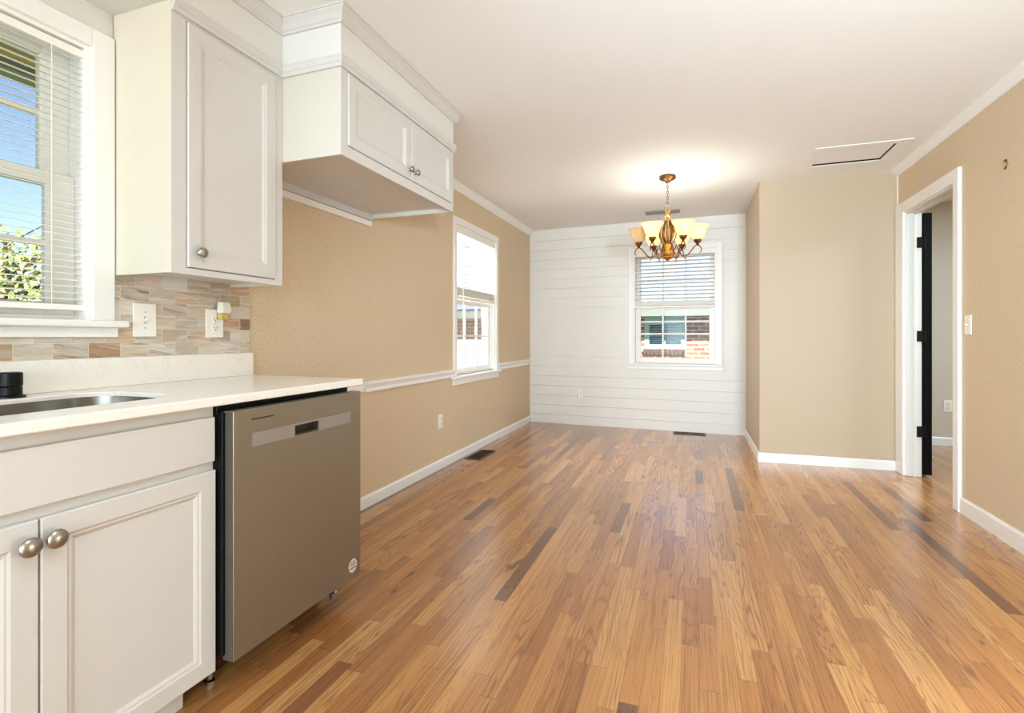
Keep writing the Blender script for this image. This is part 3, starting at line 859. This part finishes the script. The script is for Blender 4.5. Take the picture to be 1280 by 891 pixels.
# sink base cabinet
XB = -1.378
FB_ = F_X(XB)
root = thing('base_cabinet', (XB - 0.28, 0.71, 0), 'white sink base cabinet with false drawer front and two doors', 'cabinet')
mb = MB(FB_)
db = XB - XL
mb.box(0.255, 0.271, -db + 0.004, -0.018, 0.0, CB - 0.001).box(1.152, 1.168, -db + 0.004, -0.070, 0.10, CB - 0.001)
mb.box(0.271, 1.152, -db + 0.004, -0.018, 0.10, 0.116).box(0.271, 1.152, -db + 0.004, -db + 0.012, 0.116, CB - 0.001)
mb.box(1.152, 1.168, -0.070, -0.018, 0.10, CB - 0.001)
mb.build('carcass', M['cabinet'], root, 0.001)
face_frame(FB_, 0.255, 1.168, 0.088, CB - 0.001, [(0.30, 0.70, 0.12, 0.66), (0.74, 1.12, 0.12, 0.66), (0.30, 1.12, 0.73, 0.83)], root)
MB(FB_).box(0.285, 1.160, 0.001, 0.018, 0.7135, 0.8475).build('false_drawer_front', M['cabinet'], root, 0.003)
dl = MB(FB_).panel_door(0.285, 0.7180, 0.078, 0.6865, 0.001, 0.018, 0.056).build('door', M['cabinet'], root)
dr = MB(FB_).panel_door(0.7215, 1.163, 0.078, 0.6865, 0.001, 0.018, 0.056).build('door', M['cabinet'], root)
knob(dl, FB_, 0.692, 0.018, 0.637, 0.0215)
knob(dr, FB_, 0.741, 0.018, 0.638, 0.0215)
MB(FB_).box(0.271, 1.098, -0.052, -0.036, 0.0, 0.10).build('toe_kick', M['cabinet'], root, 0.001)

# dishwasher
XD = -1.313
FD = F_X(XD)
root = thing('dishwasher', (XD - 0.3, 1.50, 0.03), 'stainless steel dishwasher under the end of the countertop', 'dishwasher')
mb = MB(FD)
mb.box(1.178, 1.812, -0.60, -0.075, 0.092, 0.842)
mb.box(1.172, 1.800, -0.075, -0.056, 0.842, CB - 0.002)
mb.box(1.170, 1.196, -0.070, -0.030, 0.12, 0.858)
mb.build('tub', M['black'], root, 0.002)
MB(FD).box(1.178, 1.812, -0.235, -0.215, 0.008, 0.0915).build('kick_plate', M['black'], root, 0.001)
# door panel with the pocket handle cut out
ph = dict(s0=1.435, s1=1.557, z0=0.742, z1=0.778)
mb = MB(FD)
mb.grid([1.182, ph['s0'], ph['s1'], 1.812], [0.102, ph['z0'], ph['z1'], 0.862], 0, -0.040, lambda s, z: ph['s0'] < s < ph['s1'] and ph['z0'] < z < ph['z1'])
door = mb.build('door_panel', M['steel'], root, 0.0015)
de = MB(FD).box(1.1795, 1.1818, -0.039, -0.002, 0.104, 0.860).build('edge_shade_strip', M['edge_shade'], door)  # strip added to darken the door side as if in shade
de['label'] = 'dark grey strip painting the shaded edge of the dishwasher door'
mb = MB(FD)
mb.grid([1.252, ph['s0'], ph['s1'], 1.742], [0.7405, ph['z0'], ph['z1'], 0.785], 0.0012, 0.0002, lambda s, z: ph['s0'] < s < ph['s1'] and ph['z0'] < z < ph['z1'])
hb = mb.build('handle_band', M['steel_light'], door)
hb['label'] = 'paler satin band across the dishwasher door'
mb = MB(FD)
mb.box(ph['s0'], ph['s1'], -0.034, -0.030, ph['z0'], ph['z1'])
mb.box(ph['s0'], ph['s0'] + 0.003, -0.030, 0.001, ph['z0'], ph['z1']).box(ph['s1'] - 0.003, ph['s1'], -0.030, 0.001, ph['z0'], ph['z1'])
mb.box(ph['s0'] + 0.003, ph['s1'] - 0.003, -0.030, 0.0022, ph['z0'], ph['z0'] + 0.006)
pk = mb.build('pocket_handle', M['badge'], door, 0.001)
pk['label'] = 'dark recessed pocket handle'
MB(FD).box(1.250, 1.340, 0.0002, 0.0012, 0.826, 0.8305).build('badge', M['badge'], door)
MB(FD).lathe([(0.0025, 0.0002), (0.002, 0.001)], (1.767, 0, 0.834), 12, 'o').build('vent_dot', M['badge'], door)
st_ = MB(FD)
st_.lathe([(0.0265, 0.0002), (0.0265, 0.0007)], (1.760, 0, 0.152), 28, 'o')
stk = st_.build('sticker', M['sticker'], door)
stk['label'] = 'round pale sticker with dark lines of text'
mb = MB(FD)
mb.box(1.760 - 0.014, 1.760 + 0.014, 0.0008, 0.0011, 0.168, 0.1705)
for zz_, hw in ((0.163, 0.018), (0.158, 0.021), (0.153, 0.019)):
    q = 1.760 - hw
    while q < 1.760 + hw - 0.003:
        wd = random.uniform(0.003, 0.006)
        mb.box(q, min(q + wd, 1.760 + hw), 0.0008, 0.0011, zz_ - 0.0012, zz_ + 0.0012)
        q += wd + 0.0012
mb.box(1.760 - 0.022, 1.760 + 0.022, 0.0008, 0.0011, 0.1405, 0.1450)
mb.box(1.760 - 0.010, 1.760 + 0.010, 0.0008, 0.0011, 0.134, 0.1352)
mb.build('print', M['ink'], stk)
for yy in (1.200, 1.788):
    MB().lathe([(0.016, 0.0005), (0.016, 0.012), (0.009, 0.016), (0.009, 0.0915)], (XD - 0.118, yy, 0), 14).build('levelling_foot', M['chrome'], root)

# ------------------------------------------------------------------ plates on the walls
def outlet(F, s, z, label, plate='plate', group=None, w=0.072, h=0.116):
    root = thing('wall_outlet', F(s, 0.0, z - h / 2), label, 'outlet', group)
    MB(F).box(s - w / 2, s + w / 2, 0.0006, 0.006, z - h / 2, z + h / 2).build('cover_plate', M[plate], root, 0.003)
    for dz in (0.0195, -0.0195):
        rec = MB(F).lathe([(0.0165, 0.0058), (0.0165, 0.0085), (0.0155, 0.009)], (s, 0, z + dz), 20, 'o').build('socket', M['plate'], root)
        mb = MB(F)
        mb.box(s - 0.0075, s - 0.0050, 0.0091, 0.0096, z + dz - 0.002, z + dz + 0.0075).box(s + 0.0050, s + 0.0075, 0.0091, 0.0096, z + dz - 0.002, z + dz + 0.0075)
        mb.lathe([(0.0028, 0.0091), (0.0028, 0.0096)], (s, 0, z + dz - 0.008), 10, 'o')
        mb.build('slots', M['plastic_dark'], rec)
    MB(F).lathe([(0.0028, 0.006), (0.0022, 0.0072)], (s, 0, z), 10, 'o').build('screw', M['grey_plastic'], root)
    return root
F_TILE = lambda s, o, z: Vector((XL + 0.008 + o, s, z))
F_HALL = lambda s, o, z: Vector((s, 6.28 - o, z))
F_SHIP = F_FAR
outlet(F_TILE, 1.667, 1.146, 'cream outlet on the mosaic tile under the tall wall cabinet', w=0.086, h=0.122)
outlet(F_LEFT, 3.792, 0.389, 'white outlet low on the tan left wall before the side window')
outlet(F_FAR, 0.670, 0.388, 'white outlet on the shiplap wall left of its window')
outlet(F_HALL, 2.405, 0.394, 'white outlet on the hall wall seen through the doorway')

def switch(F, s, z, w, h, label):
    root = thing('light_switch', F(s, 0.0, z - h / 2), label, 'switch')
    MB(F).box(s - w / 2, s + w / 2, 0.0006, 0.006, z - h / 2, z + h / 2).build('cover_plate', M['plate'], root, 0.003)
    mb = MB(F)
    mb.box(s - 0.005, s + 0.005, 0.0055, 0.0066, z - 0.013, z + 0.013)
    mb.build('toggle_slot', M['grey_plastic'], root)
    mb = MB(F)
    mb.loops([[(s - 0.004, 0.006, z - 0.008), (s + 0.004, 0.006, z - 0.008), (s + 0.004, 0.006, z + 0.005), (s - 0.004, 0.006, z + 0.005)],
              [(s - 0.0035, 0.018, z + 0.003), (s + 0.0035, 0.018, z + 0.003), (s + 0.0035, 0.018, z + 0.009), (s - 0.0035, 0.018, z + 0.009)]])
    mb.build('toggle', M['plate'], root, 0.001)
    for dz in (0.030, -0.030):
        MB(F).lathe([(0.003, 0.006), (0.0025, 0.0072)], (s, 0, z + dz), 10, 'o').build('screw', M['grey_plastic'], root)
switch(F_TILE, 1.366, 1.152, 0.088, 0.126, 'cream light switch on the mosaic tile beside the sink window')
switch(F_RIGHT, 3.835, 1.160, 0.078, 0.118, 'white light switch on the tan wall beside the doorway')

# night light plugged in the upper socket
root = thing('night_light', F_TILE(1.694, 0.03, 1.168), 'small frosted night light plugged into the backsplash outlet', 'night light')
MB(F_TILE).box(1.672, 1.712, 0.0105, 0.036, 1.163, 1.190).build('plug_body', M['nightlight_amber'], root, 0.004)
mb = MB(F_TILE)
mb.loops([[(1.671, 0.012, 1.1905), (1.713, 0.012, 1.1905), (1.713, 0.045, 1.1905), (1.671, 0.045, 1.1905)],
          [(1.669, 0.011, 1.205), (1.715, 0.011, 1.205), (1.715, 0.050, 1.205), (1.669, 0.050, 1.205)],
          [(1.672, 0.012, 1.240), (1.712, 0.012, 1.240), (1.712, 0.042, 1.240), (1.672, 0.042, 1.240)]])
mb.build('shade', M['frosted'], root, 0.004)

# hook on the right wall
mb = MB(F_RIGHT)
mb.tube([(3.454, 0.0045, 2.026), (3.437, 0.0045, 2.029), (3.433, 0.0045, 2.024), (3.433, 0.0045, 1.998), (3.437, 0.0045, 1.990), (3.450, 0.0045, 1.982)], 0.0034, 8)
tag(mb.build('wall_hook', M['bronze'], None, smooth=True), 'tiny dark hook on the tan right wall near the crown', 'hook')

# ------------------------------------------------------------------ floor registers and ceiling register
def floor_vent(x0, x1, y0, y1, along_x, nsl, label):
    root = thing('floor_vent', ((x0 + x1) / 2, (y0 + y1) / 2, 0.0), label, 'vent', None)
    b = 0.018
    mb = MB()
    zt = 0.006
    mb.box(x0, x1, y0, y0 + b, 0.0005, zt).box(x0, x1, y1 - b, y1, 0.0005, zt).box(x0, x0 + b, y0 + b, y1 - b, 0.0005, zt).box(x1 - b, x1, y0 + b, y1 - b, 0.0005, zt)
    if along_x: mb.box((x0 + x1) / 2 - 0.006, (x0 + x1) / 2 + 0.006, y0 + b, y1 - b, 0.0005, zt)
    else: mb.box(x0 + b, x1 - b, (y0 + y1) / 2 - 0.008, (y0 + y1) / 2 + 0.008, 0.0005, zt)
    mb.build('frame', M['vent_brown'], root, 0.001)
    MB().box(x0 + b, x1 - b, y0 + b, y1 - b, 0.0004, 0.0012).build('opening', M['vent_hole'], root)
    mb = MB()
    for k in range(nsl):
        if along_x:
            q = x0 + b + (x1 - x0 - 2 * b) * (k + 0.5) / nsl
            mb.box(q - 0.003, q + 0.003, y0 + b, y1 - b, 0.0014, 0.0045)
        else:
            q = y0 + b + (y1 - y0 - 2 * b) * (k + 0.5) / nsl
            mb.box(x0 + b, x1 - b, q - 0.0025, q + 0.0025, 0.0014, 0.0035)
    mb.build('louvres', M['vent_brown'], root)
floor_vent(-1.918, -1.768, 4.16, 4.545, False, 16, 'brown metal floor vent beside the tan wall baseboard')
floor_vent(-0.206, 0.139, 5.985, 6.135, True, 18, 'brown metal floor vent under the shiplap wall window')

root = thing('ceiling_vent', (-0.31, 5.78, H - 0.012), 'narrow metal ceiling vent behind the chandelier chain', 'vent')
mb = MB()
cx0, cx1, cy0, cy1 = -0.49, -0.13, 5.71, 5.85
mb.box(cx0, cx1, cy0, cy0 + 0.02, H - 0.010, H - 0.0005).box(cx0, cx1, cy1 - 0.02, cy1, H - 0.010, H - 0.0005).box(cx0, cx0 + 0.02, cy0 + 0.02, cy1 - 0.02, H - 0.010, H - 0.0005).box(cx1 - 0.02, cx1, cy0 + 0.02, cy1 - 0.02, H - 0.010, H - 0.0005)
mb.build('frame', M['vent_metal'], root, 0.001)
mb = MB()
for k in range(5):
    q = cy0 + 0.02 + 0.10 * (k + 0.5) / 5
    mb.box(cx0 + 0.02, cx1 - 0.02, q - 0.004, q + 0.004, H - 0.008, H - 0.002)
mb.build('louvres', M['vent_metal'], root)
MB().box(cx0 + 0.02, cx1 - 0.02, cy0 + 0.02, cy1 - 0.02, H - 0.0016, H - 0.0005).build('opening', M['vent_hole'], root)

# ------------------------------------------------------------------ attic hatch
root = thing('attic_hatch', (1.13, 4.43, H - 0.03), 'white framed attic access hatch in the ceiling by the alcove', 'hatch')
ox0, ox1, oy0, oy1 = 0.828, 1.425, 4.192, 4.690
ix0, ix1, iy0, iy1 = 0.884, 1.345, 4.256, 4.618
mb = MB()
zt, zb_ = H - 0.0005, H - 0.008
mb.box(ox0, ox1, oy0, iy0, zb_, zt).box(ox0, ox1, iy1, oy1, zb_, zt).box(ox0, ix0, iy0, iy1, zb_, zt).box(ix1, ox1, iy0, iy1, zb_, zt)
mb.build('frame', M['trim'], root, 0.003)
MB().box(ix0 + 0.001, ix1 - 0.014, iy0 + 0.001, iy1 - 0.042, H - 0.003, H + 0.014).build('panel', M['ceiling'], root, 0.001)
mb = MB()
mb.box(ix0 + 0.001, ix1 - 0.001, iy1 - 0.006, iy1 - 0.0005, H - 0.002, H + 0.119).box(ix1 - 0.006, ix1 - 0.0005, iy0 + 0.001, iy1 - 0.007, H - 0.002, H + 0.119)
mb.build('shade_lining', M['hatch_shade'], root)  # dark lining added to paint the shade of the panel gap

# ------------------------------------------------------------------ chandelier
CHX, CHY = -0.200, 4.510
root = thing('chandelier', (CHX, CHY, 1.73), 'six-arm brass chandelier with amber glass bell shades hanging from ceiling', 'chandelier')
P0 = (CHX, CHY, 0)
MB().lathe([(0.012, 2.382), (0.020, 2.392), (0.024, 2.400), (0.058, 2.412), (0.067, 2.420), (0.068, 2.432), (0.062, 2.4415)], P0, 32).build('canopy', M['bronze'], root, smooth=True)
mb = MB()
zt = 2.388
nl = 8
lh = (2.388 - 2.195) / nl
for k in range(nl):
    zc_ = zt - lh * (k + 0.5)
    pts = []
    for q in range(12):
        a = 2 * PI * q / 12
        dx, dz = 0.0075 * math.cos(a), (lh * 0.62) * math.sin(a)
        pts.append((CHX + dx, CHY, zc_ + dz) if k % 2 else (CHX, CHY + dx, zc_ + dz))
    mb.tube(pts, 0.0021, 6, True)
mb.build('chain', M['bronze'], root, smooth=True)
mb = MB()
mb.tube([(CHX + 0.024 * math.cos(2 * PI * q / 16), CHY, 2.172 + 0.026 * math.sin(2 * PI * q / 16)) for q in range(16)], 0.0035, 8, True)
mb.build('loop', M['brass'], root, smooth=True)
MB().lathe([(0.006, 2.150), (0.016, 2.144), (0.020, 2.136), (0.012, 2.128), (0.009, 2.124), (0.022, 2.116), (0.024, 2.106), (0.018, 2.094), (0.010, 2.088), (0.012, 2.080), (0.022, 2.072), (0.020, 2.062), (0.012, 2.054), (0.012, 1.92),
            (0.014, 1.900), (0.020, 1.885), (0.030, 1.865), (0.034, 1.845), (0.044, 1.815), (0.056, 1.795), (0.058, 1.778), (0.046, 1.765), (0.050, 1.757), (0.040, 1.746), (0.018, 1.738), (0.012, 1.728), (0.003, 1.722)][::-1], P0, 24).build('column', M['brass'], root, smooth=True)
for k in range(12):
    a = 2 * PI * (k + 0.25) / 12
    prof = [(0.014, 2.075), (0.040, 2.050), (0.060, 2.010), (0.067, 1.965), (0.062, 1.925), (0.046, 1.890), (0.028, 1.868)]
    pts = [(CHX + r * math.cos(a), CHY + r * math.sin(a), z_) for r, z_ in prof]
    MB().tube(pts, [0.004, 0.0065, 0.008, 0.008, 0.007, 0.006, 0.004], 8).build('cage_rib', M['brass'] if k % 2 else M['bronze'], root, smooth=True)
view = 0.3394 - 0.296      # the two side arms lie square to the line of sight
LIT = []
for k in range(6):
    a = view + PI / 3 * k
    ca, sa = math.cos(a), math.sin(a)
    R_ = lambda r, z_: (CHX + r * ca, CHY + r * sa, z_)
    path = [(0.040, 1.800), (0.060, 1.830), (0.068, 1.860), (0.078, 1.840), (0.095, 1.795), (0.118, 1.768), (0.140, 1.762), (0.165, 1.775), (0.190, 1.808), (0.212, 1.838), (0.232, 1.850), (0.252, 1.844), (0.266, 1.822), (0.268, 1.798), (0.258, 1.785), (0.250, 1.790)]
    arm = MB().tube([R_(*q) for q in path], [0.005] * 11 + [0.0045, 0.004, 0.0036, 0.003, 0.002], 8).build('arm', M['bronze'], root, smooth=True)
    MB().lathe([(0.003, 1.734), (0.008, 1.742), (0.004, 1.750), (0.006, 1.758), (0.004, 1.764)], R_(0.140, 0), 10).build('drop_finial', M['brass'], arm, smooth=True)
    cp = R_(0.238, 0)
    cup = MB().lathe([(0.006, 1.846), (0.012, 1.852), (0.010, 1.858), (0.022, 1.872), (0.031, 1.888), (0.032, 1.896), (0.028, 1.898)], cp, 20).build('cup', M['bronze'], arm, smooth=True)
    lit = (k != 3)
    prof = [(0.027, 1.892), (0.038, 1.900), (0.050, 1.918), (0.058, 1.940), (0.064, 1.962), (0.073, 1.984), (0.087, 2.004), (0.091, 2.008)]
    inn = [(r - 0.003, z_ + 0.001) for r, z_ in prof[::-1]]
    sh = MB().lathe(prof + inn, cp, 28, 'z', False).build('shade', M['shade_lit'] if lit else M['shade_off'], arm, smooth=True)
    if not lit: sh['label'] = 'unlit peach glass shade'
    MB().lathe([(0.010, 1.898), (0.012, 1.915), (0.022, 1.940), (0.024, 1.955), (0.018, 1.972), (0.004, 1.980)], cp, 14).build('bulb', M['bulb'] if lit else M['frosted'], arm, smooth=True)
    if lit:
        l = bpy.data.lights.new('chandelier_bulb_light', 'POINT')
        l.energy = 1.0
        l.color = (0.74, 0.88, 0.96)
        l.shadow_soft_size = 0.05
        lo = bpy.data.objects.new('chandelier_bulb_light', l)
        C.objects.link(lo)
        lo.location = (cp[0], cp[1], 1.99)

# ------------------------------------------------------------------ outside
struct(MB().box(-30, 30, -15, 40, -0.62, -0.60).build('ground', M['grass']))
# eave of this house above the kitchen window
mb = MB()
mb.box(-2.70, XL - WT, -2.0, 6.3, 2.30, 2.325); mb.mi = 1
mb.box(-2.78, -2.70, -2.0, 6.3, 2.285, 2.335); mb.mi = 2
mb.box(-2.90, -2.78, -2.0, 6.3, 2.245, 2.345)
struct(mb.build('trim_10', [M['eave_white'], M['eave_yellow'], M['fascia']]), 'eave of this house with a yellow board, outside the sink window')

NY = 9.6
root = thing('neighbour_house', (-1.0, NY + 2, -0.6), 'brick neighbouring house seen through the shiplap wall window', 'house')
nw = dict(s0=-0.83, s1=-0.115, z0=0.86, z1=1.50)
F_N = lambda s, o, z: Vector((s, NY - o, z))
mb = MB(F_N)
mb.grid([-8, nw['s0'], nw['s1'], 6], [-0.6, nw['z0'], nw['z1'], 1.62], 0, -0.25, lambda s, z: nw['s0'] < s < nw['s1'] and nw['z0'] < z < nw['z1'])
mb.build('brick_wall', M['brick'], root)
MB(F_N).box(-8.2, 6.2, 0.0, 0.42, 1.46, 1.49).build('soffit_board', M['eave_white'], root)
MB(F_N).box(-8.2, 6.2, 0.42, 0.46, 1.44, 1.62).build('fascia', M['fascia'], root)
mb = MB(F_N)
mb.loops([[(s, 0.50, 1.62), (s, -3.2, 3.9), (s, -3.2, 3.75), (s, 0.40, 1.55)] for s in (-8.4, 6.4)])
mb.build('roof', M['roofing'], root)
wn_ = MB(F_N)
f = 0.085
wn_.box(nw['s0'], nw['s0'] + f, -0.10, 0.02, nw['z0'], nw['z1']).box(nw['s1'] - f, nw['s1'], -0.10, 0.02, nw['z0'], nw['z1']).box(nw['s0'] + f, nw['s1'] - f, -0.10, 0.02, nw['z0'], nw['z0'] + f).box(nw['s0'] + f, nw['s1'] - f, -0.10, 0.02, nw['z1'] - 0.2, nw['z1'])
wn_.box((nw['s0'] + nw['s1']) / 2 - 0.012, (nw['s0'] + nw['s1']) / 2 + 0.012, -0.08, 0.0, nw['z0'] + f, nw['z1'] - 0.2)
wf = wn_.build('window', M['teal'], root, 0.003)
wf['label'] = 'pale teal window frame in the brick'
MB(F_N).box(nw['s0'] + f, nw['s1'] - f, -0.095, -0.085, nw['z0'] + f, nw['z1'] - 0.2).build('pane', M['dark_glass'], wf)
mb = MB(F_N)
z = nw['z0'] + f + 0.02
while z < nw['z1'] - 0.21:
    mb.box(nw['s0'] + f, nw['s1'] - f, -0.084, -0.080, z, z + 0.016)
    z += 0.042
mb.build('shutter_slats', M['far_blind'], wf)
mb = MB(F_N)
q = nw['s0'] - 0.02
mb.mi = 0
while q < nw['s1']:
    mb.box(q, q + 0.055, 0.0, 0.05, nw['z0'] - 0.10, nw['z0'] - 0.012)
    q += 0.068
mb.build('brick_sill', M['sill_brick'], root, 0.004)

def tree(x, y, h, rad, n, label):
    root = thing('leafy_tree', (x, y, -0.6), label, 'tree', 'trees beyond the sink window')
    mb = MB()
    mb.tube([(x, y, -0.6), (x + 0.05, y, h * 0.3), (x - 0.05, y + 0.05, h * 0.65), (x, y, h * 0.95)], [0.13, 0.10, 0.06, 0.02], 10)
    for k in range(16):
        a = random.uniform(0, 2 * PI)
        z0 = h * random.uniform(0.15, 0.75)
        L = rad * random.uniform(0.6, 1.0)
        e = (x + L * math.cos(a), y + L * math.sin(a), z0 + random.uniform(0.3, 1.0))
        mb.tube([(x, y, z0), ((x + e[0]) / 2, (y + e[1]) / 2, (z0 + e[2]) / 2 + 0.1), e], [0.03, 0.018, 0.006], 6)
    mb.build('trunk', M['bark'], root, smooth=True)
    mb = MB()
    for k in range(n):
        while True:
            q = Vector((random.uniform(-1, 1), random.uniform(-1, 1), random.uniform(-1, 1)))
            if q.length < 1: break
        c_ = Vector((x + q.x * rad, y + q.y * rad, h * 0.52 + q.z * h * 0.48))
        t1 = Vector((random.gauss(0, 1), random.gauss(0, 1), random.gauss(0, 1))).normalized()
        t2 = t1.orthogonal().normalized()
        s_ = random.uniform(0.04, 0.09)
        vs = [mb.v(*(c_ + t1 * s_)), mb.v(*(c_ + t2 * s_ * 0.45)), mb.v(*(c_ - t1 * s_)), mb.v(*(c_ - t2 * s_ * 0.45))]
        mb.face(vs)
    mb.build('foliage', M['leaf'], root)
tree(-9.5, 4.6, 2.6, 1.5, 2600, 'yellow-green leafy tree seen low in the sink window')
tree(-13.5, 6.2, 3.4, 2.0, 2600, 'paler leafy tree farther behind the other tree outside')

# white board fence seen through the lower pane of the side window
root = thing('board_fence', (-4.4, 8.55, -0.6), 'white board fence outside, low in the side window of the tan wall', 'fence')
mb = MB()
for k in range(19):
    x_ = -6.3 + 0.2 * k
    mb.box(x_, x_ + 0.19, 8.54, 8.56, -0.55, 0.98)
mb.build('boards', M['trim'], root)
MB().box(-6.4, -2.4, 8.53, 8.60, 0.98, 1.03).build('top_rail', M['trim'], root, 0.004)
for k in range(3):
    MB().box(-6.36 + 1.9 * k, -6.26 + 1.9 * k, 8.57, 8.67, -0.6, 0.9795).build('post', M['trim'], root, 0.004)
